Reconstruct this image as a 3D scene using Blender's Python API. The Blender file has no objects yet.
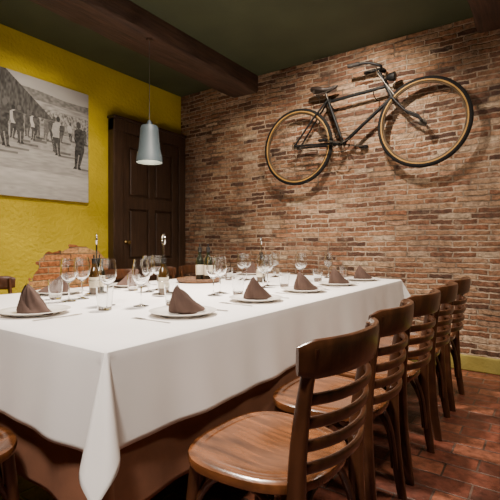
import bpy, bmesh, math, random
import numpy as np
from mathutils import Vector, Matrix
random.seed(7)
S = bpy.context.scene
COL = S.collection

# ---------------------------------------------------------------- dimensions
WX, WY, CZ = -3.84, 3.97, 2.95      # yellow wall plane, brick wall plane, ceiling
RX, FY = 1.7, -1.9
TX0, TX1, TY0, TY1, TZ = -2.60, -1.00, 0.74, 3.65, 0.76   # table

# ---------------------------------------------------------------- materials
def newmat(name):
    m = bpy.data.materials.new(name); m.use_nodes = True
    nt = m.node_tree
    b = nt.nodes["Principled BSDF"]
    return m, nt, b
def N(nt, typ, **kw):
    n = nt.nodes.new(typ)
    for k, v in kw.items(): setattr(n, k, v)
    return n
def ramp(nt, fac, stops, interp='LINEAR'):
    r = nt.nodes.new("ShaderNodeValToRGB"); r.color_ramp.interpolation = interp
    e = r.color_ramp.elements
    while len(e) < len(stops): e.new(0.5)
    for i, (p, c) in enumerate(stops):
        e[i].position = p; e[i].color = (c[0], c[1], c[2], 1)
    nt.links.new(fac, r.inputs[0]); return r
def mix(nt, fac, a, b, mode='MIX'):
    n = nt.nodes.new("ShaderNodeMix"); n.data_type = 'RGBA'; n.blend_type = mode
    for sock, v in ((n.inputs[0], fac), (n.inputs[6], a), (n.inputs[7], b)):
        if hasattr(v, "links"): nt.links.new(v, sock)
        elif isinstance(v, (int, float)): sock.default_value = v
        else: sock.default_value = (v[0], v[1], v[2], 1)
    return n.outputs[2]
def simple(name, col, rough=0.5, metal=0.0, var=0.15, nscale=20, bump=0.0, bscale=80, coat=0, stretch=None, emis=None, spec=0.5):
    m, nt, b = newmat(name)
    tc = N(nt, "ShaderNodeTexCoord")
    vec = tc.outputs["Object"]
    if stretch:
        mp = N(nt, "ShaderNodeMapping"); mp.inputs["Scale"].default_value = stretch
        nt.links.new(vec, mp.inputs[0]); vec = mp.outputs[0]
    no = N(nt, "ShaderNodeTexNoise"); no.inputs["Scale"].default_value = nscale; no.inputs["Detail"].default_value = 5
    nt.links.new(vec, no.inputs["Vector"])
    lo = [c*(1-var) for c in col]; hi = [min(1, c*(1+var)) for c in col]
    r = ramp(nt, no.outputs[0], [(0.3, lo), (0.7, hi)])
    nt.links.new(r.outputs[0], b.inputs["Base Color"])
    b.inputs["Roughness"].default_value = rough; b.inputs["Metallic"].default_value = metal
    b.inputs["Coat Weight"].default_value = coat
    b.inputs["Coat Roughness"].default_value = 0.15
    b.inputs["Specular IOR Level"].default_value = spec
    if bump > 0:
        n2 = N(nt, "ShaderNodeTexNoise"); n2.inputs["Scale"].default_value = bscale; n2.inputs["Detail"].default_value = 6
        nt.links.new(vec, n2.inputs["Vector"])
        bp = N(nt, "ShaderNodeBump"); bp.inputs["Strength"].default_value = bump; bp.inputs["Distance"].default_value = 0.01
        nt.links.new(n2.outputs[0], bp.inputs["Height"]); nt.links.new(bp.outputs[0], b.inputs["Normal"])
    if emis:
        b.inputs["Emission Color"].default_value = (*emis[0], 1); b.inputs["Emission Strength"].default_value = emis[1]
    return m
def glassmat(name, col=(1, 1, 1), rough=0.0):
    m, nt, b = newmat(name)
    b.inputs["Base Color"].default_value = (*col, 1); b.inputs["Roughness"].default_value = rough
    b.inputs["Transmission Weight"].default_value = 1; b.inputs["IOR"].default_value = 1.5
    return m

def brick_nodes(nt, ax, w, h, mort, distort=0.02, fine=0.35, squash=1.35):
    tc = N(nt, "ShaderNodeTexCoord")
    sp = N(nt, "ShaderNodeSeparateXYZ"); nt.links.new(tc.outputs["Object"], sp.inputs[0])
    cb = N(nt, "ShaderNodeCombineXYZ")
    nt.links.new(sp.outputs["XYZ".index(ax[0].upper())], cb.inputs[0])
    nt.links.new(sp.outputs["XYZ".index(ax[1].upper())], cb.inputs[1])
    out = cb.outputs[0]
    for sc, am in ((1.1, distort), (4.5, distort*0.5), (22, distort*fine)):
        no = N(nt, "ShaderNodeTexNoise"); no.inputs["Scale"].default_value = sc; no.inputs["Detail"].default_value = 3
        nt.links.new(cb.outputs[0], no.inputs["Vector"])
        sub = N(nt, "ShaderNodeVectorMath", operation='SUBTRACT'); sub.inputs[1].default_value = (0.5, 0.5, 0.5)
        nt.links.new(no.outputs["Color"], sub.inputs[0])
        ml = N(nt, "ShaderNodeVectorMath", operation='SCALE'); ml.inputs["Scale"].default_value = am*2
        nt.links.new(sub.outputs[0], ml.inputs[0])
        ad = N(nt, "ShaderNodeVectorMath", operation='ADD')
        nt.links.new(out, ad.inputs[0]); nt.links.new(ml.outputs[0], ad.inputs[1]); out = ad.outputs[0]
    br = N(nt, "ShaderNodeTexBrick")
    br.inputs["Color1"].default_value = (0, 0, 0, 1); br.inputs["Color2"].default_value = (1, 1, 1, 1)
    br.inputs["Mortar"].default_value = (0.5, 0.5, 0.5, 1)
    br.inputs["Scale"].default_value = 1.0
    br.inputs["Mortar Size"].default_value = mort; br.inputs["Mortar Smooth"].default_value = 0.5
    br.inputs["Brick Width"].default_value = w; br.inputs["Row Height"].default_value = h
    br.offset = 0.42; br.squash = squash; br.squash_frequency = 3
    nt.links.new(out, br.inputs["Vector"])
    return br, cb.outputs[0], sp

def brick_color(nt, br, vec, stops, mortar, blot=0.8, smear=0.6, hollow=(0.22, 0.20, 0.18)):
    r = ramp(nt, br.outputs["Color"], stops)
    n1 = N(nt, "ShaderNodeTexNoise"); n1.inputs["Scale"].default_value = 24; n1.inputs["Detail"].default_value = 8; n1.inputs["Roughness"].default_value = 0.7
    nt.links.new(vec, n1.inputs["Vector"])
    r1 = ramp(nt, n1.outputs[0], [(0.34, (0.32,)*3), (0.68, (1.5,)*3)])
    c = mix(nt, 0.85, r.outputs[0], r1.outputs[0], 'MULTIPLY')
    n2 = N(nt, "ShaderNodeTexNoise"); n2.inputs["Scale"].default_value = 1.3; n2.inputs["Detail"].default_value = 5
    nt.links.new(vec, n2.inputs["Vector"])
    r2 = ramp(nt, n2.outputs[0], [(0.35, (0.60, 0.55, 0.53)), (0.65, (1.22, 1.19, 1.14))])
    n3 = N(nt, "ShaderNodeTexNoise"); n3.inputs["Scale"].default_value = 7; n3.inputs["Detail"].default_value = 8; n3.inputs["Roughness"].default_value = 0.7
    nt.links.new(vec, n3.inputs["Vector"])
    sm = ramp(nt, n3.outputs[0], [(0.54, (0, 0, 0)), (0.66, (smear,)*3)])
    mx = N(nt, "ShaderNodeMath", operation='MAXIMUM'); nt.links.new(br.outputs["Fac"], mx.inputs[0]); nt.links.new(sm.outputs[0], mx.inputs[1])
    n4 = N(nt, "ShaderNodeTexNoise"); n4.inputs["Scale"].default_value = 3.2; n4.inputs["Detail"].default_value = 4
    nt.links.new(vec, n4.inputs["Vector"])
    r4 = ramp(nt, n4.outputs[0], [(0.36, hollow), (0.54, (1.1, 1.1, 1.1))])
    mcol = mix(nt, 1.0, mortar, r4.outputs[0], 'MULTIPLY')
    mcol = mix(nt, 0.55, mcol, r1.outputs[0], 'MULTIPLY')
    c = mix(nt, mx.outputs[0], c, mcol)
    c = mix(nt, blot, c, r2.outputs[0], 'MULTIPLY')
    return c, n1
def brick_bump(nt, br, n1, b, strength=0.9, dist=0.012):
    inv = N(nt, "ShaderNodeMath", operation='MULTIPLY_ADD'); inv.inputs[1].default_value = -1; inv.inputs[2].default_value = 1
    nt.links.new(br.outputs["Fac"], inv.inputs[0])
    a0 = N(nt, "ShaderNodeMath", operation='MULTIPLY_ADD'); a0.inputs[1].default_value = 0.7
    nt.links.new(br.outputs["Color"], a0.inputs[0]); nt.links.new(inv.outputs[0], a0.inputs[2])
    ad = N(nt, "ShaderNodeMath", operation='MULTIPLY_ADD'); ad.inputs[1].default_value = 0.9
    nt.links.new(n1.outputs[0], ad.inputs[0]); nt.links.new(a0.outputs[0], ad.inputs[2])
    bp = N(nt, "ShaderNodeBump"); bp.inputs["Strength"].default_value = strength; bp.inputs["Distance"].default_value = dist
    nt.links.new(ad.outputs[0], bp.inputs["Height"]); nt.links.new(bp.outputs[0], b.inputs["Normal"])
    return bp

# brick wall
M_BRICK, nt, b = newmat("old_brick")
br, vec, _ = brick_nodes(nt, 'xz', 0.19, 0.047, 0.0085, 0.023, 0.5)
c, n1 = brick_color(nt, br, vec, [(0.0, (0.075, 0.036, 0.024)), (0.25, (0.22, 0.100, 0.054)), (0.5, (0.34, 0.180, 0.098)), (0.70, (0.42, 0.275, 0.170)), (0.85, (0.29, 0.120, 0.060)), (1.0, (0.54, 0.42, 0.295))], (0.46, 0.355, 0.26), hollow=(0.32, 0.29, 0.27))
nt.links.new(c, b.inputs["Base Color"]); b.inputs["Roughness"].default_value = 0.92
brick_bump(nt, br, n1, b, 1.0, 0.026)

# yellow plaster with an exposed brick patch low beside the door
M_YEL, nt, b = newmat("yellow_plaster")
br, vec, sp = brick_nodes(nt, 'yz', 0.2, 0.06, 0.008, 0.015)
c, n1 = brick_color(nt, br, vec, [(0, (0.32, 0.10, 0.03)), (0.5, (0.66, 0.25, 0.08)), (1, (0.70, 0.42, 0.18))], (0.38, 0.26, 0.14), smear=0.2)
ny = N(nt, "ShaderNodeTexNoise"); ny.inputs["Scale"].default_value = 2.5; ny.inputs["Detail"].default_value = 6
nt.links.new(vec, ny.inputs["Vector"])
ry = ramp(nt, ny.outputs[0], [(0.3, (0.45, 0.345, 0.005)), (0.7, (0.57, 0.44, 0.008))])
dy = N(nt, "ShaderNodeMath", operation='SUBTRACT'); dy.inputs[1].default_value = 2.50; nt.links.new(sp.outputs[1], dy.inputs[0])
dy2 = N(nt, "ShaderNodeMath", operation='DIVIDE'); dy2.inputs[1].default_value = 0.52; nt.links.new(dy.outputs[0], dy2.inputs[0])
dz = N(nt, "ShaderNodeMath", operation='SUBTRACT'); dz.inputs[1].default_value = 0.60; nt.links.new(sp.outputs[2], dz.inputs[0])
dz2 = N(nt, "ShaderNodeMath", operation='DIVIDE'); dz2.inputs[1].default_value = 0.44; nt.links.new(dz.outputs[0], dz2.inputs[0])
cv = N(nt, "ShaderNodeCombineXYZ"); nt.links.new(dy2.outputs[0], cv.inputs[0]); nt.links.new(dz2.outputs[0], cv.inputs[1])
ln = N(nt, "ShaderNodeVectorMath", operation='LENGTH'); nt.links.new(cv.outputs[0], ln.inputs[0])
nn = N(nt, "ShaderNodeTexNoise"); nn.inputs["Scale"].default_value = 7; nt.links.new(vec, nn.inputs["Vector"])
ma = N(nt, "ShaderNodeMath", operation='MULTIPLY_ADD'); ma.inputs[1].default_value = 0.45
nt.links.new(nn.outputs[0], ma.inputs[0]); nt.links.new(ln.outputs[1], ma.inputs[2])
lt = N(nt, "ShaderNodeMath", operation='LESS_THAN'); lt.inputs[1].default_value = 1.20; nt.links.new(ma.outputs[0], lt.inputs[0])
cc = mix(nt, lt.outputs[0], ry.outputs[0], c)
nt.links.new(cc, b.inputs["Base Color"]); b.inputs["Roughness"].default_value = 0.75
nb = N(nt, "ShaderNodeTexNoise"); nb.inputs["Scale"].default_value = 30; nb.inputs["Detail"].default_value = 8
nt.links.new(vec, nb.inputs["Vector"])
inv = N(nt, "ShaderNodeMath", operation='MULTIPLY'); nt.links.new(br.outputs["Fac"], inv.inputs[0]); nt.links.new(lt.outputs[0], inv.inputs[1])
sb = N(nt, "ShaderNodeMath", operation='MULTIPLY_ADD'); sb.inputs[1].default_value = -1.0
nt.links.new(inv.outputs[0], sb.inputs[0]); nt.links.new(nb.outputs[0], sb.inputs[2])
bp = N(nt, "ShaderNodeBump"); bp.inputs["Strength"].default_value = 0.6; bp.inputs["Distance"].default_value = 0.02
nt.links.new(sb.outputs[0], bp.inputs["Height"]); nt.links.new(bp.outputs[0], b.inputs["Normal"])

# floor
M_FLOOR, nt, b = newmat("terracotta_pavers")
br, vec, _ = brick_nodes(nt, 'xy', 0.26, 0.13, 0.006, 0.005, 0.35, 1.0)
br.offset = 0.5
c, n1 = brick_color(nt, br, vec, [(0, (0.080, 0.025, 0.016)), (0.5, (0.165, 0.050, 0.029)), (1, (0.25, 0.090, 0.050))], (0.10, 0.065, 0.05), smear=0.3)
nt.links.new(c, b.inputs["Base Color"]); b.inputs["Roughness"].default_value = 0.40
brick_bump(nt, br, n1, b, 0.6, 0.006)

M_CEIL = simple("dark_green_ceiling_paint", (0.045, 0.055, 0.026), 0.7, bump=0.2, nscale=3)
M_BEAM = simple("dark_beam_wood", (0.050, 0.024, 0.014), 0.7, var=0.5, nscale=6, bump=0.6, bscale=14, stretch=(6, 0.6, 6))
M_DOORW = simple("aged_walnut_door_wood", (0.042, 0.021, 0.011), 0.5, var=0.4, nscale=8, bump=0.3, bscale=12, stretch=(6, 6, 0.6))
M_BASE = simple("olive_yellow_skirting_paint", (0.27, 0.215, 0.045), 0.8, var=0.25, nscale=6, bump=0.3)
M_PLAIN = simple("warm_plaster", (0.22, 0.18, 0.11), 0.9)
M_CHAIR = simple("dark_stained_beech", (0.060, 0.022, 0.009), 0.28, var=0.5, nscale=7, bump=0.05, bscale=30, coat=0.6, stretch=(1.5, 6, 1.5))
M_SEAT = simple("worn_glossy_seat_wood", (0.150, 0.053, 0.017), 0.22, var=0.6, nscale=5, bump=0.05, bscale=20, coat=0.8, stretch=(1.2, 8, 1))
M_CLOTH = simple("white_linen", (0.82, 0.78, 0.75), 0.85, var=0.03, nscale=5, bump=0.12, bscale=500)
M_UNDER = simple("brown_undercloth_fabric", (0.24, 0.100, 0.052), 0.9, var=0.15, nscale=10, bump=0.15, bscale=400)
M_NAP = simple("taupe_napkin_fabric", (0.088, 0.054, 0.043), 0.95, var=0.12, nscale=20, bump=0.2, bscale=500, spec=0.2)
M_PLATE = simple("cream_porcelain", (0.78, 0.74, 0.68), 0.15, var=0.02)
M_STEEL = simple("polished_steel", (0.50, 0.48, 0.45), 0.2, 1.0, var=0.05)
M_GLASS = glassmat("clear_glass", (0.96, 0.97, 0.97))
M_DARKGL = simple("dark_green_bottle_glass", (0.012, 0.014, 0.008), 0.08, var=0.1, coat=0.5)
M_OIL = simple("amber_oil_glass", (0.05, 0.025, 0.006), 0.08, var=0.1, coat=0.5)
M_LABEL = simple("cream_paper_label", (0.62, 0.56, 0.42), 0.8, var=0.1, nscale=60)
M_CAP = simple("black_plastic_cap", (0.012, 0.012, 0.012), 0.35)
M_TRAY = simple("brown_wicker", (0.13, 0.06, 0.025), 0.6, var=0.5, nscale=60, bump=0.8, bscale=120)
M_SHADE = simple("blue_grey_enamel", (0.050, 0.068, 0.077), 0.5, var=0.05)
M_SHADEIN = simple("white_enamel_inside", (0.8, 0.78, 0.72), 0.5, var=0.02)
M_BULB = simple("glowing_bulb", (1, 0.9, 0.7), 0.5, var=0.0, emis=((1, 0.8, 0.55), 12))
M_CORD = simple("grey_cord", (0.12, 0.12, 0.11), 0.6)
M_BIKE = simple("black_bicycle_enamel", (0.004, 0.004, 0.0045), 0.5, var=0.2, spec=0.25)
M_TYRE = simple("black_rubber", (0.008, 0.007, 0.0065), 0.85, spec=0.25)
M_TAN = simple("tan_tyre_wall", (0.34, 0.18, 0.035), 0.65, var=0.2, nscale=9)
M_RIM = simple("rusty_dark_rim", (0.08, 0.05, 0.025), 0.55, 0.4, var=0.4, nscale=9)
M_CHROME = simple("tarnished_chrome", (0.12, 0.105, 0.09), 0.4, 1.0, var=0.3)
M_SPOKE = simple("dull_spoke_wire", (0.06, 0.05, 0.042), 0.55, 0.6, var=0.3)
M_LEATHER = simple("brown_black_saddle_leather", (0.020, 0.012, 0.009), 0.5, bump=0.2)
M_GRIP = simple("dark_grip_rubber", (0.014, 0.011, 0.009), 0.7)
M_BRASS = simple("old_brass", (0.25, 0.17, 0.06), 0.4, 1.0)

# ---------------------------------------------------------------- mesh helpers
def obj_from(name, verts, faces, mat, smooth=True, parent=None, loc=(0, 0, 0)):
    me = bpy.data.meshes.new(name)
    me.from_pydata([tuple(v) for v in verts], [], faces)
    bm = bmesh.new(); bm.from_mesh(me)
    bmesh.ops.recalc_face_normals(bm, faces=bm.faces)
    bm.to_mesh(me); bm.free()
    if smooth:
        me.shade_smooth()
        try: me.set_sharp_from_angle(angle=math.radians(42))
        except Exception: pass
    mats = mat if isinstance(mat, (list, tuple)) else [mat]
    for mm in mats: me.materials.append(mm)
    o = bpy.data.objects.new(name, me); COL.objects.link(o)
    o.location = loc
    if parent: o.parent = parent
    return o
class MB:
    def __init__(s): s.v = []; s.f = []
    def add(s, v, f):
        n = len(s.v); s.v += [Vector(x) for x in v]; s.f += [tuple(i+n for i in q) for q in f]; return s
    def box(s, lo, hi):
        x0, y0, z0 = lo; x1, y1, z1 = hi
        return s.add([(x0,y0,z0),(x1,y0,z0),(x1,y1,z0),(x0,y1,z0),(x0,y0,z1),(x1,y0,z1),(x1,y1,z1),(x0,y1,z1)],
              [(0,3,2,1),(4,5,6,7),(0,1,5,4),(1,2,6,5),(2,3,7,6),(3,0,4,7)])
    def obj(s, name, mat, **k): return obj_from(name, s.v, s.f, mat, **k)
def bevel(o, w, seg=2):
    m = o.modifiers.new("bevel", 'BEVEL'); m.width = w; m.segments = seg; m.limit_method = 'ANGLE'; return o
def crom(pts, n=8, closed=False):
    P = [Vector(p) for p in pts]; out = []
    L = len(P)
    rng = L if closed else L-1
    for i in range(rng):
        if closed: p0, p1, p2, p3 = P[(i-1) % L], P[i], P[(i+1) % L], P[(i+2) % L]
        else: p0, p1, p2, p3 = P[max(i-1, 0)], P[i], P[i+1], P[min(i+2, L-1)]
        for k in range(n):
            t = k/n
            out.append(0.5*((2*p1)+(-p0+p2)*t+(2*p0-5*p1+4*p2-p3)*t*t+(-p0+3*p1-3*p2+p3)*t**3))
    if not closed: out.append(P[-1].copy())
    return out
def sweep(path, w, h=None, seg=10, closed=False, up=None, power=2.0, taper=None):
    if h is None: h = w
    P = [Vector(p) for p in path]; n = len(P); V = []; F = []
    ref = Vector(up) if up else None
    prev = None
    for i in range(n):
        if closed: t = (P[(i+1) % n]-P[i-1]).normalized()
        else: t = (P[min(i+1, n-1)]-P[max(i-1, 0)]).normalized()
        if ref is not None:
            u = ref - t*ref.dot(t)
            if u.length < 1e-4: u = t.orthogonal()
        elif prev is None: u = t.orthogonal()
        else: u = prev - t*prev.dot(t)
        u.normalize(); prev = u
        s = t.cross(u)
        k = taper(i/(n-1)) if taper else 1.0
        for j in range(seg):
            a = 2*math.pi*j/seg
            ca, sa = math.cos(a), math.sin(a)
            e = 2/power
            cx = math.copysign(abs(ca)**e, ca); sx = math.copysign(abs(sa)**e, sa)
            V.append(P[i] + s*(cx*w*k) + u*(sx*h*k))
    m = n if closed else n-1
    for i in range(m):
        for j in range(seg):
            a = i*seg+j; b2 = i*seg+(j+1) % seg; c2 = ((i+1) % n)*seg+(j+1) % seg; d = ((i+1) % n)*seg+j
            F.append((a, b2, c2, d))
    if not closed:
        F.append(tuple(range(seg))[::-1]); F.append(tuple((n-1)*seg+j for j in range(seg)))
    return V, F
def lathe(prof, seg=32, axis='z'):
    V = []; F = []
    n = len(prof)
    for r, z in prof:
        for j in range(seg):
            a = 2*math.pi*j/seg
            r_ = max(r, 1e-5)
            V.append((r_*math.cos(a), r_*math.sin(a), z) if axis == 'z' else (r_*math.cos(a), z, r_*math.sin(a)))
    for i in range(n-1):
        for j in range(seg):
            F.append((i*seg+j, i*seg+(j+1) % seg, (i+1)*seg+(j+1) % seg, (i+1)*seg+j))
    return V, F
def rotm(V, M): return [M @ Vector(v) for v in V]
def empty(name, loc=(0, 0, 0), rot=0):
    e = bpy.data.objects.new(name, None); e.empty_display_size = 0.1; COL.objects.link(e)
    e.location = loc; e.rotation_euler = (0, 0, rot); return e
def tag(o, label, cat, group=None):
    o["label"] = label; o["category"] = cat
    if group: o["group"] = group
    return o
def struct(o, label=None):
    o["kind"] = "structure"
    if label: o["label"] = label
    return o
def clone(o, loc, rot=0):
    c = o.copy(); COL.objects.link(c); c.location = loc; c.rotation_euler = (0, 0, rot)
    def rec(src, dst):
        for ch in src.children:
            if ch == c: continue
            k = ch.copy(); COL.objects.link(k); k.parent = dst
            k.matrix_parent_inverse = ch.matrix_parent_inverse.copy()
            rec(ch, k)
    rec(o, c)
    return c

# ---------------------------------------------------------------- room shell
T = 0.15
struct(MB().box((WX-T, FY-T, -0.1), (RX+T, WY+T, 0)).obj("floor", M_FLOOR, smooth=False), "terracotta brick paver floor")
struct(MB().box((WX-T, FY-T, CZ), (RX+T, WY+T, CZ+0.1)).obj("ceiling", M_CEIL, smooth=False), "dark green painted ceiling")
struct(MB().box((WX-T, WY, 0), (RX+T, WY+T, CZ)).obj("wall_back", M_BRICK, smooth=False), "exposed old thin brick wall")
struct(MB().box((WX-T, FY, 0), (WX, WY, CZ)).obj("wall_left", M_YEL, smooth=False), "mustard yellow rough plaster wall with a brick patch")
struct(MB().box((RX, FY, 0), (RX+T, WY, CZ)).obj("wall_right", M_PLAIN, smooth=False), "plain plaster wall")
struct(MB().box((WX-T, FY-T, 0), (RX+T, FY, CZ)).obj("wall_front", M_PLAIN, smooth=False), "plain plaster wall")
o = MB().box((WX, WY-0.025, 0), (RX, WY, 0.13)).obj("baseboard_back", M_BASE, smooth=False); struct(bevel(o, 0.01), "olive yellow painted plinth band")
def beam(name, x0, x1, z0):
    ny = 40
    V = []; F = []
    rnd = random.Random(x0)
    ring = [(x0, CZ), (x0, z0+0.02), (x0+0.02, z0), ((x0+x1)/2, z0-0.002), (x1-0.02, z0), (x1, z0+0.02), (x1, CZ)]
    for i in range(ny+1):
        y = FY+(WY-FY)*i/ny
        for (x, z) in ring:
            j = 0 if z == CZ else 1
            V.append((x+rnd.uniform(-.005, .005)*j, y, z+rnd.uniform(-.005, .005)*j))
    m = len(ring)
    for i in range(ny):
        for j in range(m): F.append((i*m+j, i*m+(j+1) % m, (i+1)*m+(j+1) % m, (i+1)*m+j))
    F.append(tuple(range(m))); F.append(tuple(ny*m+j for j in range(m))[::-1])
    return struct(obj_from(name, V, F, M_BEAM), "rough dark wooden ceiling beam")
beam("trim_1", -3.0, -2.65, 2.765)
beam("trim_2", -0.46, -0.08, 2.80)

# ---------------------------------------------------------------- door on the yellow wall
door = empty("door_1", (WX, 3.40, 0)); struct(door, "dark carved old wooden door with panels")
D0, D1, DH = -0.54, 0.55, 2.40
mb = MB()
mb.box((0, D0, 0), (0.10, D0+0.13, DH)); mb.box((0, D1-0.11, 0), (0.10, D1, DH)); mb.box((0, D0, DH-0.13), (0.105, D1, DH))
mb.box((0, D0-0.015, DH), (0.12, D1+0.005, DH+0.03))
bevel(mb.obj("door_frame", M_DOORW, smooth=False, parent=door), 0.008)
mb = MB()
a0, a1 = D0+0.13, D1-0.11
mb.box((0.02, a0, 0.01), (0.05, a1, DH-0.13))
st = 0.10; mid = (a0+a1)/2
for (y0, y1) in ((a0, a0+st), (a1-st, a1), (mid-st/2, mid+st/2)):
    mb.box((0.05, y0, 0.01), (0.075, y1, DH-0.13))
for z in (0.01, 0.75, 1.45, DH-0.27):
    mb.box((0.05, a0, z), (0.074, a1, z+0.14))
leaf = bevel(mb.obj("door_leaf", M_DOORW, smooth=False, parent=door), 0.008)
for zc0, zc1 in ((0.17, 0.73), (0.91, 1.43), (1.61, DH-0.29)):
    for y0, y1 in ((a0+st+.02, mid-st/2-.02), (mid+st/2+.02, a1-st-.02)):
        bevel(MB().box((0.045, y0, zc0), (0.068, y1, zc1)).obj("raised_panel", M_DOORW, smooth=False, parent=leaf), 0.012, 3)
V, F = lathe([(0, 0), (0.02, 0), (0.02, 0.01), (0.008, 0.02), (0.01, 0.035), (0.024, 0.05), (0.02, 0.065), (0, 0.07)], 20)
obj_from("door_knob", rotm(V, Matrix.Translation((0.073, a0+0.05, 1.08)) @ Matrix.Rotation(math.pi/2, 4, 'Y')), F, M_BRASS, parent=leaf)

# ---------------------------------------------------------------- canvas print (vertex colours)
def canvas():
    y0, y1, z0, z1 = 0.85, 2.60, 1.48, 2.57
    W, H = 480, 300
    rs = np.random.RandomState(3)
    Yg, Zg = np.meshgrid(np.linspace(y0, y1, W), np.linspace(z0, z1, H))
    def noise(sy, sz):
        a = rs.rand(int(H/sz)+3, int(W/sy)+3)
        yi = np.linspace(0, a.shape[1]-2.001, W); zi = np.linspace(0, a.shape[0]-2.001, H)
        y_, z_ = np.meshgrid(yi, zi); iy = y_.astype(int); iz = z_.astype(int); fy = y_-iy; fz = z_-iz
        return (a[iz, iy]*(1-fy)*(1-fz)+a[iz, iy+1]*fy*(1-fz)+a[iz+1, iy]*(1-fy)*fz+a[iz+1, iy+1]*fy*fz)
    g = 0.34+0.06*noise(40, 20)
    hill = 2.44+0.03*noise(70, 400)-0.05*(Yg-2)
    g = np.where(Zg < hill, 0.10+0.14*noise(6, 4), g)
    g = np.where(Zg < 2.37, 0.18+0.20*noise(14, 2), g)
    g = np.where(Zg < 2.31, 0.05+0.34*noise(3, 4), g)
    g = np.where(Zg < 2.19, 0.10+0.20*noise(7, 3), g)
    g = np.where(Zg < 2.10, 0.20+0.16*noise(9, 3), g)
    g = np.where(Zg < 1.92, 0.28+0.15*noise(16, 3), g)
    g = np.where(Zg < 1.72, 0.40+0.14*noise(20, 4), g)
    g = np.where(Zg < 1.60, 0.36+0.13*noise(14, 3), g)
    roof = (Zg > 2.22) & (Zg < 2.60-(Yg-1.76)*0.80)
    g = np.where(roof, 0.03+0.08*noise(3, 7), g)
    figs = [(1.79, 1.90, .42, .02, .1), (1.86, 1.98, .30, .30, .03), (1.91, 1.95, .34, .03, .1), (1.99, 2.02, .25, .04, .1), (2.035, 2.00, .26, .35, .05), (2.07, 2.03, .23, .03, .1),
            (2.16, 2.02, .24, .10, .05), (2.235, 1.93, .34, .03, .08), (2.275, 1.90, .38, .28, .04), (2.31, 2.03, .2, .03, .1), (2.40, 2.06, .18, .3, .05),
            (2.49, 1.80, .48, .015, .06), (2.56, 2.05, .18, .03, .1), (1.68, 1.86, .44, .03, .04), (1.60, 1.92, .38, .3, .1), (1.45, 1.88, .42, .03, .05), (1.28, 1.95, .34, .03, .1), (1.18, 1.9, .4, .3, .05), (1.0, 1.86, .44, .03, .1)]
    for y, z, h, bt, ht in figs:
        t = (Zg-z)/h
        lean = h*0.04*np.sin(t*4+y*40)
        wd = h*np.interp(t, [0, .06, .1, .42, .5, .6, .78, .84], [.09, .06, .07, .11, .10, .14, .13, .04])
        g = np.where((t > 0) & (t < .84) & (np.abs(Yg-y-lean) < wd), bt+0.08*noise(4, 4), g)
        if bt > .1: g = np.where((t > 0) & (t < .44) & (np.abs(Yg-y-lean) < wd*.95), 0.03+0.06*noise(4, 4), g)
        g = np.where((t > 0) & (t < .30) & (np.abs(Yg-y-lean) < h*.012), 0.25, g)
        g = np.where(((Yg-y)/(h*.052))**2+((t-.91)/.07)**2 < 1, ht, g)
        sh = (np.abs(Zg-z) < 0.010) & (Yg > y) & (Yg < y+h*.5)
        g = np.where(sh, g*0.45, g)
    g = np.clip(g, 0.008, 0.75)
    body = MB().box((WX, y0, z0), (WX+0.035, y1, z1)).obj("wall_photo_canvas", simple("canvas_edge_white", (0.70, 0.69, 0.65), 0.8), smooth=False)
    V = np.stack([np.full(Yg.size, WX+0.0362), Yg.ravel(), Zg.ravel()], 1)
    idx = np.arange(W*H).reshape(H, W)
    Fc = np.stack([idx[:-1, :-1].ravel(), idx[:-1, 1:].ravel(), idx[1:, 1:].ravel(), idx[1:, :-1].ravel()], 1)
    me = bpy.data.meshes.new("printed_photograph"); me.from_pydata(V.tolist(), [], Fc.tolist())
    ca = me.color_attributes.new("print", 'FLOAT_COLOR', 'POINT')
    gg = g.ravel(); colr = np.stack([gg, gg*0.98, gg*0.95, np.ones_like(gg)], 1).astype(np.float32)
    ca.data.foreach_set("color", colr.ravel())
    m, nt, b = newmat("monochrome_print"); at = N(nt, "ShaderNodeAttribute"); at.attribute_name = "print"
    nt.links.new(at.outputs["Color"], b.inputs["Base Color"]); b.inputs["Roughness"].default_value = 0.9; b.inputs["Specular IOR Level"].default_value = 0.2
    me.materials.append(m)
    o = bpy.data.objects.new("printed_photograph", me); COL.objects.link(o); o.parent = body
    tag(body, "large black and white photograph on canvas showing a crowd outdoors", "wall art")
canvas()

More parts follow.
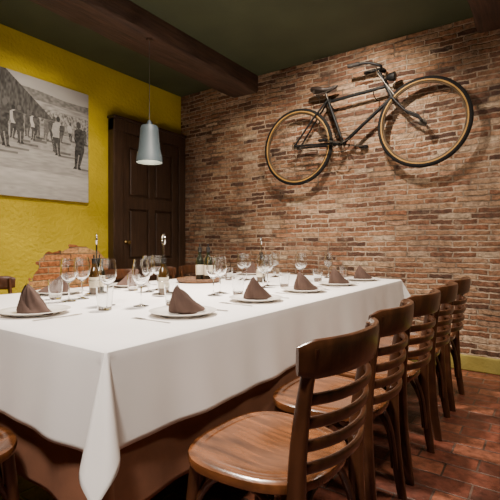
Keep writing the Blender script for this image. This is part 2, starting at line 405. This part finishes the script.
# ---------------------------------------------------------------- table, cloths
table = empty("dining_table", ((TX0+TX1)/2, (TY0+TY1)/2, 0))
hx, hy = (TX1-TX0)/2-0.012, (TY1-TY0)/2-0.012
bevel(MB().box((-hx, -hy, 0.715), (hx, hy, 0.748)).obj("tabletop", M_CHAIR, parent=table, smooth=False), 0.004)
for sx in (-1, 1):
    for sy in (-1, 0, 1):
        x, y = sx*(hx-0.25), sy*(hy-0.35)
        V, F = sweep([(x, y, 0), (x, y, 0.3), (x, y, 0.716)], 0.032, 0.032, 12, power=5, up=(1, 0, 0))
        obj_from("leg", V, F, M_CHAIR, parent=table)
tag(table, "long dining table hidden beneath white and brown cloths", "table")
def cloth(name, z, drop, mat, flare, amp, inset=0.0, seed=1, step=0.03, freq=1.0, corner=0.3, cdip=0.02):
    rnd = random.Random(seed)
    ph = [rnd.uniform(0, 6.28) for _ in range(8)]
    x0, x1, y0, y1 = TX0+inset, TX1-inset, TY0+inset, TY1-inset
    A = 0.35
    def lin(a, b):
        n = max(2, int(round((b-a)/step))); return [a+(b-a)*i/n for i in range(n+1)]
    per = []; s = 0; nc = 30
    segs = [((x0, y0), (x1, y0), (0, -1)), ((x1, y0), (x1, y1), (1, 0)), ((x1, y1), (x0, y1), (0, 1)), ((x0, y1), (x0, y0), (-1, 0))]
    for (a, b2, n) in segs:
        L = math.hypot(b2[0]-a[0], b2[1]-a[1]); k = int(L/step)
        for i in range(k+1):
            t = i/k; per.append((a[0]+(b2[0]-a[0])*t, a[1]+(b2[1]-a[1])*t, n[0], n[1], s+L*t, 0.0))
        s += L
        a_ang = math.atan2(n[1], n[0])
        for i in range(1, nc):
            t = i/nc; an = a_ang+t*math.pi/2
            per.append((b2[0], b2[1], math.cos(an), math.sin(an), s+A*t, t))
        s += A
    total = s; rows = max(14, int(drop/0.014)); NP = len(per); V = []; F = []
    R = 0.014
    for r in range(rows+1):
        for (qx, qy, dx, dy, sp_, ct) in per:
            L = drop
            if ct > 0:
                an = ct*math.pi/2; L = drop/max(math.cos(an), math.sin(an))*0.985
            d = L*r/rows
            e = min(1, d/drop)
            both = math.sin(ct*math.pi)**0.8 if ct > 0 else 0
            k = 2*math.pi/total
            fold = amp*e*(math.sin(sp_*k*9*freq+ph[2])+0.6*math.sin(sp_*k*23*freq+ph[3])+0.35*math.sin(sp_*k*47*freq+ph[4]))*(1-0.6*both)
            if d < R*1.57: out = R*math.sin(d/R); down = R*(1-math.cos(d/R))
            else:
                m = d-R*1.57; fl = flare+corner*both
                out = R+m*fl; down = R+m*math.sqrt(max(0.1, 1-fl*fl))
            out += fold+0.8*amp*e
            if ct > 0: out -= cdip*e*(math.sin(ct*3*math.pi)**2)
            out = max(out, 0.003 if d > R else out)
            V.append((qx+dx*out, qy+dy*out, z-down))
    for r in range(rows):
        for j in range(NP):
            F.append((r*NP+j, r*NP+(j+1) % NP, (r+1)*NP+(j+1) % NP, (r+1)*NP+j))
    base = len(V); xs = lin(x0, x1); ys = lin(y0, y1)
    for iy, y in enumerate(ys):
        for ix, x in enumerate(xs):
            edge = ix in (0, len(xs)-1) or iy in (0, len(ys)-1)
            V.append((x, y, z+(0 if edge else 0.0006*math.sin(x*9+ph[0])*math.sin(y*7+ph[1]))))
    for i in range(len(ys)-1):
        for j in range(len(xs)-1):
            a = base+i*len(xs)+j; F.append((a, a+1, a+len(xs)+1, a+len(xs)))
    o = obj_from(name, V, F, mat)
    bm = bmesh.new(); bm.from_mesh(o.data); bmesh.ops.remove_doubles(bm, verts=bm.verts, dist=0.0005)
    bmesh.ops.recalc_face_normals(bm, faces=bm.faces); bm.to_mesh(o.data); bm.free()
    o.data.shade_smooth()
    m = o.modifiers.new("thickness", 'SOLIDIFY'); m.thickness = 0.0015; m.offset = 0
    return o
uc = cloth("undercloth", 0.754, 0.48, M_UNDER, 0.015, 0.009, 0.004, seed=5, step=0.03, corner=0.06, cdip=0.0)
tag(uc, "brown fabric undercloth hanging below the white tablecloth", "cloth")
wc = cloth("tablecloth", TZ, 0.285, M_CLOTH, 0.09, 0.010, 0.0, seed=2, corner=0.40, cdip=0.014)
tag(wc, "white linen tablecloth with soft folds over the long table", "tablecloth")
TOP = TZ+0.0016

# ---------------------------------------------------------------- chair
def make_chair():
    ch = empty("dining_chair")
    nA = 48
    def outline(a):
        c, s = math.cos(a), math.sin(a)
        k = 2/2.7
        x = math.copysign(abs(c)**k, c)*0.215; y = math.copysign(abs(s)**k, s)*0.222
        y *= 1.0-0.12*(x/0.215)
        return x, y
    V = []; F = []
    def zt(r, x, y):
        dish = -0.012*math.exp(-((x-0.03)**2/0.012+(y)**2/0.018))
        groove = -0.003*math.exp(-((r-0.86)/0.03)**2)
        edge = -0.006*max(0, (r-0.9)/0.1)**2
        return 0.452+dish+edge+groove
    rs_ = [0.02, .12, .25, .38, .5, .62, .72, .78, .82, .85, .88, .91, .94, .97, 1.0]
    for r in rs_:
        for j in range(nA):
            x, y = outline(2*math.pi*j/nA); x *= r; y *= r; V.append((x, y, zt(r, x, y)))
    for rr, z in ((1.012, 0.438), (1.0, 0.422), (0.95, 0.414), (0.02, 0.414)):
        for j in range(nA):
            x, y = outline(2*math.pi*j/nA); V.append((x*rr, y*rr, z))
    n = len(V)//nA
    for i in range(n-1):
        for j in range(nA): F.append((i*nA+j, i*nA+(j+1) % nA, (i+1)*nA+(j+1) % nA, (i+1)*nA+j))
    F.append(tuple(range(nA))); F.append(tuple((n-1)*nA+j for j in range(nA)))
    s = obj_from("seat", V, F, M_SEAT, parent=ch); s["label"] = "glossy worn brown wooden seat"
    for sy in (-1, 1):
        p = crom([(-0.185, sy*0.195, 0), (-0.172, sy*0.178, 0.22), (-0.155, sy*0.16, 0.43)], 8)
        V, F = sweep(p, 0.0195, 0.0195, 12, taper=lambda t: 0.62+0.38*min(1, t*1.4))
        obj_from("leg", V, F, M_CHAIR, parent=ch)
        p = crom([(0.235, sy*0.180, 0), (0.205, sy*0.178, 0.22), (0.195, sy*0.181, 0.44), (0.210, sy*0.185, 0.62), (0.243, sy*0.188, 0.81)], 8)
        V, F = sweep(p, 0.0150, 0.025, 14, up=(1, 0, 0), power=3.0, taper=lambda t: 0.72+0.28*math.sin(min(1, t*1.15)*math.pi))
        obj_from("leg", V, F, M_CHAIR, parent=ch)
    def arc(z, h, half, bow, name, thick=0.008, x0=0.0, crown=0.0):
        xb = 0.195+(z-0.44)*0.13+x0
        P = []
        for i in range(33):
            y = -half+2*half*i/32; q = y/half
            P.append((xb+bow*(1-abs(q)**2.2), y, z+crown*(1-q*q)))
        tp = lambda t: 0.70+0.30*min(1, 14*t*(1-t)) if name == "crest_rail" else 1
        V, F = sweep(P, thick, h/2, 16, up=(0.12, 0, 1), power=3.2, taper=tp)
        return obj_from(name, V, F, M_CHAIR, parent=ch)
    arc(0.780, 0.098, 0.222, 0.075, "crest_rail", 0.012, x0=-0.018, crown=0.004)
    for z in (0.680, 0.622, 0.564, 0.506): arc(z, 0.030, 0.184, 0.055, "back_slat", 0.008)
    for sy in (-1, 1):
        p = crom([(-0.178, sy*0.170, 0.12), (-0.155, sy*0.168, 0.28), (-0.08, sy*0.166, 0.385), (0.02, sy*0.166, 0.405), (0.11, sy*0.168, 0.378), (0.180, sy*0.170, 0.27), (0.200, sy*0.172, 0.12)], 7)
        V, F = sweep(p, 0.010, 0.010, 8); obj_from("bentwood_brace", V, F, M_CHAIR, parent=ch)
    for x0, x1, w in ((-0.172, -0.16, 0.172), (0.213, 0.19, 0.165)):
        p = crom([(x0, -w, 0.12), ((x0+x1)/2, -w+0.025, 0.28), (x1*0.95, -0.09, 0.388), (x1*0.95, 0, 0.405), (x1*0.95, 0.09, 0.388), ((x0+x1)/2, w-0.025, 0.28), (x0, w, 0.12)], 7)
        V, F = sweep(p, 0.010, 0.010, 8); obj_from("bentwood_brace", V, F, M_CHAIR, parent=ch)
    return ch
ch = make_chair()
lab = "dark-stained wooden slat-back chair tucked beside the white tablecloth"
tag(ch, lab, "chair", "dining chairs around the table")
ch.location = (-0.685, 1.10, 0); ch.rotation_euler = (0, 0, math.radians(-2))
for i, (y, r) in enumerate(((1.62, 2), (2.12, -2), (2.62, 3), (3.12, 0))):
    clone(ch, (-0.715, y, 0), math.radians(r))
for i, (y, r) in enumerate(((1.33, 2), (2.45, 2), (2.95, 2), (3.43, -3))):
    clone(ch, (-2.90, y, 0), math.pi+math.radians(r))
hc = clone(ch, (-1.50, 0.475, 0), -math.pi/2+math.radians(3))
hc["label"] = "dark-stained wooden slat-back chair at the end of the table"

# ---------------------------------------------------------------- tableware
V, F = lathe([(0, .006), (.07, .006), (.085, .004), (.088, 0), (.092, 0), (.095, .004), (.115, .011), (.138, .017), (.140, .019), (.137, .020), (.115, .0145), (.092, .0095), (.085, .009), (0, .009)], 48)
plate = obj_from("dinner_plate", V, F, M_PLATE); tag(plate, "cream round dinner plate under a folded taupe napkin", "plate", "dinner plates on the table")
def napkin_mesh():
    nA, nH = 80, 24
    V = []; F = []
    for i in range(nH+1):
        t = i/nH
        cx = -0.040*t**0.7
        cy = -0.014*t
        for j in range(nA):
            a = 2*math.pi*j/nA
            c, s = math.cos(a), math.sin(a)
            pleat = 1+0.15*math.sin(a*3+0.9+t*1.6)*(1-t*0.4)+0.07*math.sin(a*7+t*2.5)
            rad = (1-t)
            if c > 0: rx = 0.106*(rad**0.82)*(1-0.25*math.sin(t*math.pi))+0.010*(1-t**6)
            else: rx = 0.046*rad**0.5
            ry = 0.060*rad**0.75
            k = max(0.02, pleat)
            V.append((cx+rx*c*k, cy+ry*s*k, 0.112*t*(1-0.05*c)+(0.007*math.sin(a*3+0.9) if 0 < i < nH else 0)*(1-t)*min(1, t*5)))
    for i in range(nH):
        for j in range(nA): F.append((i*nA+j, i*nA+(j+1) % nA, (i+1)*nA+(j+1) % nA, (i+1)*nA+j))
    F.append(tuple(range(nA))); F.append(tuple(nH*nA+j for j in range(nA)))
    n0 = len(V); W2, H2 = 14, 16
    for i in range(H2+1):
        t = i/H2
        for j in range(W2+1):
            s = j/W2
            ang = -2.7+2.2*s*(0.35+0.65*t)
            r = 1.12+0.05*math.sin(s*9)
            tt = 1-t*0.93
            rx = (0.100 if math.cos(ang) > 0 else 0.050)*(1-tt)**0.72+.004
            V.append((-0.040*tt**0.7+rx*math.cos(ang)*r, -0.014*tt+(0.061*(1-tt)**0.72+.004)*math.sin(ang)*r, 0.116*tt*(1-0.16*s*t)+0.001))
    for i in range(H2):
        for j in range(W2):
            a = n0+i*(W2+1)+j; F.append((a, a+1, a+W2+2, a+W2+1))
    return V, F
V, F = napkin_mesh()
nap = obj_from("napkin", V, F, M_NAP); tag(nap, "folded pointed taupe cloth napkin standing on a plate", "napkin", "folded napkins on the plates")
wg_prof = [(0, .0), (.035, .0), (.036, .002), (.020, .005), (.006, .010), (.0038, .02), (.0035, .085), (.006, .095), (.020, .104), (.033, .120), (.040, .140), (.0415, .155), (.039, .185), (.0335, .222),
           (.0318, .222), (.0373, .185), (.0398, .155), (.0383, .140), (.0314, .122), (.019, .1065), (.004, .100), (0, .0995)]
V, F = lathe(wg_prof, 36)
wine = obj_from("wine_glass", V, F, M_GLASS); tag(wine, "clear stemmed empty wine glass standing on the white tablecloth", "glass", "wine glasses on the table")
V, F = lathe([(0, 0), (.027, 0), (.029, .003), (.034, .04), (.038, .105), (.0365, .105), (.0323, .04), (.0275, .012), (0, .011)], 32)
tumb = obj_from("water_tumbler", V, F, M_GLASS); tag(tumb, "short clear water tumbler standing on the white tablecloth", "glass", "water tumblers on the table")
def outline_extrude(pts, th, zf):
    V = []; n = len(pts)
    for x, y in pts: V.append((x, y, zf(y)))
    for x, y in pts: V.append((x, y, zf(y)+th))
    F = [tuple(range(n))[::-1], tuple(n+i for i in range(n))]
    for i in range(n): F.append((i, (i+1) % n, n+(i+1) % n, n+i))
    return V, F
kn = [(-.006, -.10), (.006, -.10), (.0065, -.03), (.004, 0), (.009, .02), (.0095, .07), (.003, .105), (-.004, .11), (-.005, .02), (-.004, 0), (-.0065, -.03)]
V, F = outline_extrude(kn, .0022, lambda y: 0.0004); knife = obj_from("table_knife", V, F, M_STEEL, smooth=False)
tag(knife, "polished steel table knife lying beside a plate", "cutlery", "table knives")
fk = [(-.006, -.10), (.006, -.10), (.003, -.02), (.0035, .03), (.011, .045), (.012, .10), (.0095, .10), (.009, .06), (.0055, .06), (.005, .10), (.0025, .10), (.002, .06),
      (-.002, .06), (-.0025, .10), (-.005, .10), (-.0055, .06), (-.009, .06), (-.0095, .10), (-.012, .10), (-.011, .045), (-.0035, .03), (-.003, -.02)]
V, F = outline_extrude(fk, .0018, lambda y: 0.0004); fork = obj_from("table_fork", V, F, M_STEEL, smooth=False)
tag(fork, "polished steel table fork lying beside a plate", "cutlery", "table forks")

used = set()
def put(o, loc, rot=0):
    if o.name not in used and o.name == o.name.split('.')[0]:
        used.add(o.name); o.location = loc; o.rotation_euler = (0, 0, rot); return o
    return clone(o, loc, rot)
rnd = random.Random(11)
def setting(px, py, face, second=False, tum=True):
    fx, fy = math.cos(face), math.sin(face); sx, sy = -fy, fx
    def at(f, s): return (px+fx*f+sx*s, py+fy*f+sy*s, TOP)
    put(plate, (px, py, TOP))
    put(nap, (px, py, TOP+0.0095), face-math.pi/2+rnd.uniform(-.45, .25))
    put(fork, at(0, 0.175), face-math.pi/2+rnd.uniform(-.05, .05))
    put(knife, at(0, -0.170), face-math.pi/2+rnd.uniform(-.05, .05))
    put(wine, at(0.33, -0.06+rnd.uniform(-.02, .02)))
    if second: put(wine, at(0.37, -0.165))
    if tum: put(tumb, at(0.23, -0.165+rnd.uniform(-.015, .015)))
for y, sec in ((1.29, False), (1.83, True), (2.36, True), (2.88, True), (3.38, True)):
    setting(-1.235, y, math.pi, second=sec)
for y, sec in ((1.42, True), (1.95, True), (2.93, True), (3.42, True)):
    setting(-2.37, y, 0, second=sec)
setting(-1.76, 0.95, math.pi/2, second=False)

# cruet caddies and bottles
def make_caddy():
    root = empty("cruet_caddy")
    V, F = lathe([(0, 0), (.0, 0), (.062, 0), (.066, .003), (.066, .008), (.06, .010), (0, .010)], 36)
    obj_from("tray", V, F, M_STEEL, parent=root)
    V, F = sweep([(0, 0, 0.009), (0, 0, .15), (0, 0, .296)], 0.0048, 0.0048, 10); obj_from("handle_rod", V, F, M_STEEL, parent=root)
    P = [(-.012*math.cos(a*math.pi/12), .027*math.cos(a*math.pi/12), .322+.028*math.sin(a*math.pi/12)) for a in range(24)]
    V, F = sweep(P, .0048, .0048, 8, closed=True, up=(1, 0.4, 0)); obj_from("ring_handle", V, F, M_STEEL, parent=root)
    for s in (-1, 1):
        P = [(.029*math.cos(a*math.pi/16), s*.0335+.029*math.sin(a*math.pi/16), .085) for a in range(32)]
        V, F = sweep(P, .002, .002, 8, closed=True, up=(0, 0, 1)); obj_from("bottle_holder", V, F, M_STEEL, parent=root)
    return root
def make_bottle(mat, name):
    V, F = lathe([(0, 0), (.024, 0), (.0255, .003), (.0255, .115), (.022, .132), (.012, .148), (.0105, .155), (.0105, .185), (0, .185)], 28)
    o = obj_from(name, V, F, mat)
    V, F = lathe([(.0107, .172), (.0122, .172), (.0122, .200), (.004, .203), (.004, .222), (0, .222)], 20); obj_from("bottle_cap", V, F, M_CAP, parent=o)
    V, F = lathe([(.0256, .035), (.0260, .035), (.0260, .095), (.0256, .095)], 28); obj_from("paper_label", V, F, M_LABEL, parent=o)
    return o
cad = make_caddy(); tag(cad, "chrome cruet caddy with a tall ring handle", "cruet stand", "cruet caddies on the table")
oil = make_bottle(M_OIL, "oil_bottle"); tag(oil, "small amber oil bottle with black cap and paper label", "bottle", "oil bottles in the caddies")
vin = make_bottle(M_DARKGL, "vinegar_bottle"); tag(vin, "small dark vinegar bottle with black cap and paper label", "bottle", "vinegar bottles in the caddies")
for k, (x, y, r) in enumerate(((-1.80, 1.72, 0.7), (-2.13, 1.51, 0.5), (-1.80, 2.74, 0.3))):
    put(cad, (x, y, TOP), r)
    for s, bt in ((-1, oil), (1, vin)):
        put(bt, (x-math.sin(r)*s*.0335, y+math.cos(r)*s*.0335, TOP+0.0105), r+s)
wb = make_bottle(M_DARKGL, "sauce_bottle"); tag(wb, "dark glass bottle with pale label standing on the wicker tray", "bottle", "bottles on the wicker tray")
wb.location = (-2.25, 2.54, TOP+.009); wb.scale = (1.3, 1.3, 1.3)
c2 = clone(wb, (-2.155, 2.53, TOP+.009), 0.4); c2.scale = (1.3,)*3
V, F = lathe([(0, .0), (.15, .0), (.165, .012), (.172, .030), (.168, .032), (.158, .016), (.145, .008), (0, .008)], 40)
tr = obj_from("wicker_tray", V, F, M_TRAY, loc=(-2.22, 2.49, TOP)); tag(tr, "round brown wicker tray on the tablecloth", "tray")

# ---------------------------------------------------------------- pendant lamp
pl = empty("pendant_lamp", (-2.70, 2.42, 0)); tag(pl, "blue-grey enamel pendant lamp hanging on a cord from the beam", "pendant lamp")
V, F = lathe([(0, 2.045), (.035, 2.045), (.066, 2.037), (.073, 2.02), (.077, 1.98), (.088, 1.85), (.103, 1.79), (.108, 1.735), (.105, 1.735), (.100, 1.79), (.085, 1.85), (.074, 1.98), (.068, 2.02), (0, 2.03)], 40)
obj_from("lamp_shade", V, F, M_SHADE, parent=pl)
V, F = lathe([(.0975, 1.79), (.083, 1.85), (.072, 1.98), (.064, 2.015), (0, 2.022)], 40); obj_from("shade_lining", V, F, M_SHADEIN, parent=pl)
V, F = sweep([(0, 0, 2.04), (0, 0, 2.4), (0, 0, 2.765)], .0030, .0030, 8); obj_from("cord", V, F, M_CORD, parent=pl)
V, F = lathe([(0, 2.085), (.012, 2.085), (.022, 2.06), (.024, 2.04), (0, 2.04)], 20); obj_from("cord_grip", V, F, M_SHADE, parent=pl)
V, F = lathe([(0, 2.762), (.03, 2.762), (.026, 2.745), (0, 2.745)], 20); obj_from("ceiling_rose", V, F, M_BEAM, parent=pl)
V, F = lathe([(0, 1.84), (.02, 1.85), (.03, 1.88), (.025, 1.91), (.013, 1.94), (.013, 2.02)], 20); obj_from("bulb", V, F, M_BULB, parent=pl)

# ---------------------------------------------------------------- bicycle
BY = 3.84
bk = empty("bicycle", (0, BY, 0)); tag(bk, "vintage black bicycle with tan tyres hung on the brick wall", "bicycle")
FA = Vector((-0.862, 0, 2.106)); RA = Vector((-2.08, 0, 2.05)); BB = Vector((-1.585, 0, 2.020))
SC = Vector((-1.745, 0, 2.475)); HT = Vector((-1.180, 0, 2.500)); HB = Vector((-1.118, 0, 2.365))
RW = 0.362
def wheel(c, parent):
    P = [(c.x+RW*0.945*math.cos(a*math.pi/40), 0, c.z+RW*0.945*math.sin(a*math.pi/40)) for a in range(80)]
    V, F = sweep(P, 0.011, 0.011, 8, closed=True, up=(0, 1, 0)); w = obj_from("wheel", V, F, M_RIM, parent=parent)
    P = [(c.x+(RW+0.006)*math.cos(a*math.pi/40), 0, c.z+(RW+0.006)*math.sin(a*math.pi/40)) for a in range(80)]
    V, F = sweep(P, 0.022, 0.019, 12, closed=True, up=(0, 1, 0)); obj_from("tyre", V, F, M_TYRE, parent=w)
    for s in (-1, 1):
        P = [(c.x+(RW-0.007)*math.cos(a*math.pi/40), s*0.0130, c.z+(RW-0.007)*math.sin(a*math.pi/40)) for a in range(80)]
        V, F = sweep(P, 0.0070, 0.006, 8, closed=True, up=(0, 1, 0)); obj_from("tyre_sidewall", V, F, M_TAN, parent=w)
    V, F = lathe([(0, -.05), (.012, -.05), (.012, -.042), (.026, -.038), (.026, -.034), (.016, -.03), (.016, .03), (.026, .034), (.026, .038), (.012, .042), (.012, .05), (0, .05)], 20, 'y')
    obj_from("hub", rotm(V, Matrix.Translation(c)), F, M_CHROME, parent=w)
    mb = MB()
    for k in range(32):
        s = 1 if k % 2 else -1; a = 2*math.pi*k/32; tw = a+(0.55 if (k//2) % 2 else -0.55)
        p0 = c+Vector((.024*math.cos(tw), s*.034, .024*math.sin(tw))); p1 = c+Vector((RW*.94*math.cos(a), 0, RW*.94*math.sin(a)))
        mb.add(*sweep([p0, p1], .0011, .0011, 5))
    mb.obj("spokes", M_SPOKE, parent=w)
wheel(FA, bk); wheel(RA, bk)
mb = MB()
mb.add(*sweep([SC+Vector((.012, 0, -.03)), HT+Vector((.008, 0, -.02))], .0155))
mb.add(*sweep([HB+Vector((-.0, 0, .01)), BB], .0165))
mb.add(*sweep([SC, BB], .0155)); mb.add(*sweep([HT, HB], .021, seg=14))
for s in (-1, 1):
    mb.add(*sweep([SC+Vector((0, s*.014, -.02)), SC.lerp(RA, .4)+Vector((0, s*.036, 0)), RA+Vector((0, s*.056, 0))], .0095))
    mb.add(*sweep([BB+Vector((0, s*.02, 0)), BB.lerp(RA, .3)+Vector((0, s*.042, 0)), RA+Vector((0, s*.056, 0))], .0105))
V, F = lathe([(0, -.035), (.021, -.035), (.021, .035), (0, .035)], 18, 'y'); mb.add(rotm(V, Matrix.Translation(BB)), F)
mb.obj("frame", M_BIKE, parent=bk)
mb = MB()
hd = (HT-HB).normalized()
mb.add(*sweep([HB-hd*.005+Vector((0, -.05, -.0)), HB-hd*.005+Vector((0, .05, 0))], .012))
for s in (-1, 1):
    mb.add(*sweep(crom([HB+Vector((0, s*.045, 0)), HB.lerp(FA, .5)+Vector((-.012, s*.05, -.01)), FA+Vector((-.03, s*.054, .05)), FA+Vector((0, s*.056, 0))], 6), .0105))
mb.obj("fork", M_BIKE, parent=bk)
sp_dir = (SC-BB).normalized(); ST = SC+sp_dir*0.075
V, F = sweep([SC-sp_dir*.02, ST], .011); obj_from("seat_post", V, F, M_CHROME, parent=bk)
V = []; F = []
nL, nC = 18, 16
for i in range(nL+1):
    t = i/nL; x = -.15+.28*t
    w = np.interp(t, [0, .08, .3, .55, .8, .95, 1], [.03, .07, .080, .042, .022, .018, .006])
    hgt = np.interp(t, [0, .1, .5, .9, 1], [.02, .034, .028, .022, .008])
    zc = .012*math.cos(t*5)
    for j in range(nC):
        a = 2*math.pi*j/nC; V.append((ST.x+x, w*math.cos(a), ST.z+.035+zc+(hgt*math.sin(a) if math.sin(a) > 0 else hgt*1.1*math.sin(a))*.8))
for i in range(nL):
    for j in range(nC): F.append((i*nC+j, i*nC+(j+1) % nC, (i+1)*nC+(j+1) % nC, (i+1)*nC+j))
F.append(tuple(range(nC))); F.append(tuple(nL*nC+j for j in range(nC)))
sad = obj_from("saddle", V, F, M_LEATHER, parent=bk)
mb = MB()
for s in (-1, 1):
    P = [(ST.x-.10+.014*math.cos(a*.9), s*.04+.014*math.sin(a*.9), ST.z-.02+a*.0019) for a in range(28)]
    mb.add(*sweep(P, .003, .003, 6))
    mb.add(*sweep([(ST.x-.11, s*.04, ST.z-.02), (ST.x, s*.02, ST.z-.005), (ST.x+.10, s*.008, ST.z+.02)], .004))
mb.obj("saddle_springs", M_CHROME, parent=sad)
TP = HT+hd*.14
V, F = sweep([HT-hd*.01, TP], .013); obj_from("stem", V, F, M_BIKE, parent=bk)
P = crom([TP+Vector((-.25, -.10, .075)), TP+Vector((-.17, -.10, .072)), TP+Vector((-.07, -.085, .065)), TP+Vector((.03, -.055, .025)), TP+Vector((.01, 0, 0)),
          TP+Vector((.04, .045, .01)), TP+Vector((.00, .075, .05)), TP+Vector((-.07, .085, .055)), TP+Vector((-.16, .085, .05))], 8)
V, F = sweep(P, .0125); hb = obj_from("handlebar", V, F, M_BIKE, parent=bk)
for a, c3 in (((-.26, -.10, .075), (-.15, -.10, .072)), ((-.17, .085, .05), (-.07, .085, .055))):
    V, F = sweep([TP+Vector(a), TP+Vector(c3)], .018, seg=12); obj_from("grip", V, F, M_GRIP, parent=hb)
P = crom([TP+Vector((-.20, -.115, .035)), TP+Vector((-.10, -.112, .035)), TP+Vector((-.01, -.08, .02)), TP+Vector((.0, -.03, -.03)), HB+Vector((.02, -.02, .02))], 6)
V, F = sweep(P, .005, seg=6); obj_from("brake_lever", V, F, M_CHROME, parent=hb)
V, F = lathe([(0, -.04), (.018, -.038), (.034, -.015), (.04, .02), (.042, .035), (.038, .038), (0, .036)], 22)
lm = obj_from("headlamp", rotm(V, Matrix.Translation(HT+hd*.06+Vector((.075, 0, .0))) @ Matrix.Rotation(math.pi/2, 4, 'Y')), F, M_BIKE, parent=bk)
V, F = sweep([HT+hd*.05, HT+hd*.06+Vector((.045, 0, 0))], .006); obj_from("lamp_bracket", V, F, M_BIKE, parent=lm)
mb = MB()
P = [(BB.x+.088*math.cos(a*math.pi/24), -.045, BB.z+.088*math.sin(a*math.pi/24)) for a in range(48)]
mb.add(*sweep(P, .003, .007, 8, closed=True, up=(0, 1, 0)))
for k in range(5):
    a = 2*math.pi*k/5+.3; mb.add(*sweep([BB+Vector((0, -.045, 0)), BB+Vector((.086*math.cos(a), -.045, .086*math.sin(a)))], .006, .003, 6))
ca = math.radians(-12)
cd = Vector((math.cos(ca), 0, math.sin(ca)))
mb.add(*sweep([BB+Vector((0, .06, 0)), BB+Vector((0, -.06, 0))], .009))
mb.add(*sweep([BB+Vector((0, -.062, 0)), BB-cd*.17+Vector((0, -.072, 0))], .007, .010, 8))
mb.add(*sweep([BB+Vector((0, .055, 0)), BB+cd*.17+Vector((0, .062, 0))], .007, .010, 8))
ck = mb.obj("crankset", M_CHROME, parent=bk)
for s, off in ((-1, -cd*.17), (1, cd*.17)):
    c0 = BB+off; ys = (s*.072, s*.120)
    mb = MB(); mb.box((c0.x-.04, min(ys), c0.z-.011), (c0.x+.04, max(ys), c0.z+.011))
    bevel(mb.obj("pedal", M_TYRE, parent=ck, smooth=False), .004)
r1, r2 = .088, .034
P = []
for i in range(13):
    a = math.radians(-82+164*i/12); P.append((BB.x+r1*math.cos(a), -.045, BB.z+r1*math.sin(a)))
for i in range(9):
    a = math.radians(98+164*i/8); P.append((RA.x+r2*math.cos(a), -.045, RA.z+r2*math.sin(a)))
V, F = sweep(P, .003, .005, 6, closed=True, up=(0, 1, 0)); obj_from("chain", V, F, M_TYRE, parent=bk)
for i, (x, z) in enumerate(((-1.28, 2.452), (-1.70, 2.44))):
    P = crom([(x, WY, z-.05), (x, BY+.05, z-.06), (x, BY-.01, z-.045), (x, BY-.035, z-.015), (x, BY-.035, z+.02)], 6)
    V, F = sweep(P, .005, seg=8); hk = obj_from("wall_hook", V, F, M_TYRE); tag(hk, "black iron hook holding the bicycle on brick", "hook", "bicycle wall hooks")

# ---------------------------------------------------------------- lights
def area(name, loc, target, size, power, col=(1, .84, .66), spread=180):
    l = bpy.data.lights.new(name, 'AREA'); l.size = size; l.energy = power; l.color = col; l.shape = 'DISK'; l.spread = math.radians(spread)
    o = bpy.data.objects.new(name, l); COL.objects.link(o); o.location = loc
    o.rotation_euler = (Vector(target)-Vector(loc)).to_track_quat('-Z', 'Y').to_euler(); return o
def spot(name, loc, target, power, ang, blend=.7, col=(1, .84, .66), r=.03):
    l = bpy.data.lights.new(name, 'SPOT'); l.energy = power; l.color = col; l.spot_size = math.radians(ang); l.spot_blend = blend; l.shadow_soft_size = r
    o = bpy.data.objects.new(name, l); COL.objects.link(o); o.location = loc
    o.rotation_euler = (Vector(target)-Vector(loc)).to_track_quat('-Z', 'Y').to_euler(); return o
area("ceiling_light_table", (-1.8, 2.0, 2.90), (-1.8, 2.0, 0), 0.3, 88, col=(1, .87, .74), spread=110)
area("fill_light_near", (-0.5, -0.2, 2.90), (-1.0, 1.0, 0.3), 0.5, 92, col=(1, .90, .80), spread=115)  # added fill light, brightens the near chairs and cloth
area("ceiling_light_right", (0.3, 2.0, 2.90), (-0.1, 2.5, 0.0), 0.3, 22, col=(1, .86, .7), spread=120)
spot("spot_bicycle", (-1.3, 2.85, 2.88), (-1.5, 3.97, 1.75), 200, 108, .85, col=(1, .87, .72))
spot("spot_bicycle_far", (-2.3, 2.95, 2.88), (-2.6, 3.97, 1.4), 42, 90)
spot("spot_right_wall", (0.2, 3.0, 2.88), (0.0, 3.97, 1.5), 44, 95, col=(1, .87, .72))
spot("spot_picture", (-2.45, 1.6, 2.70), (-3.84, 1.95, 1.40), 130, 92)
pt = bpy.data.lights.new("pendant_bulb_light", 'POINT'); pt.energy = 5; pt.color = (1, .8, .55); pt.shadow_soft_size = .03
po = bpy.data.objects.new("pendant_bulb_light", pt); COL.objects.link(po); po.location = (-2.70, 2.42, 1.80)

w = bpy.data.worlds.new("world"); S.world = w; w.use_nodes = True
w.node_tree.nodes["Background"].inputs[0].default_value = (0.5, 0.45, 0.4, 1); w.node_tree.nodes["Background"].inputs[1].default_value = 0.05

# ---------------------------------------------------------------- camera
cam = bpy.data.cameras.new("camera"); co = bpy.data.objects.new("camera", cam); COL.objects.link(co)
cam.sensor_width = 36; cam.lens = 424.6/500*36; cam.shift_y = -0.01; cam.clip_start = 0.05
co.location = (0, 0, 1.05); co.rotation_euler = (math.pi/2, 0, math.radians(34.8))
S.camera = co
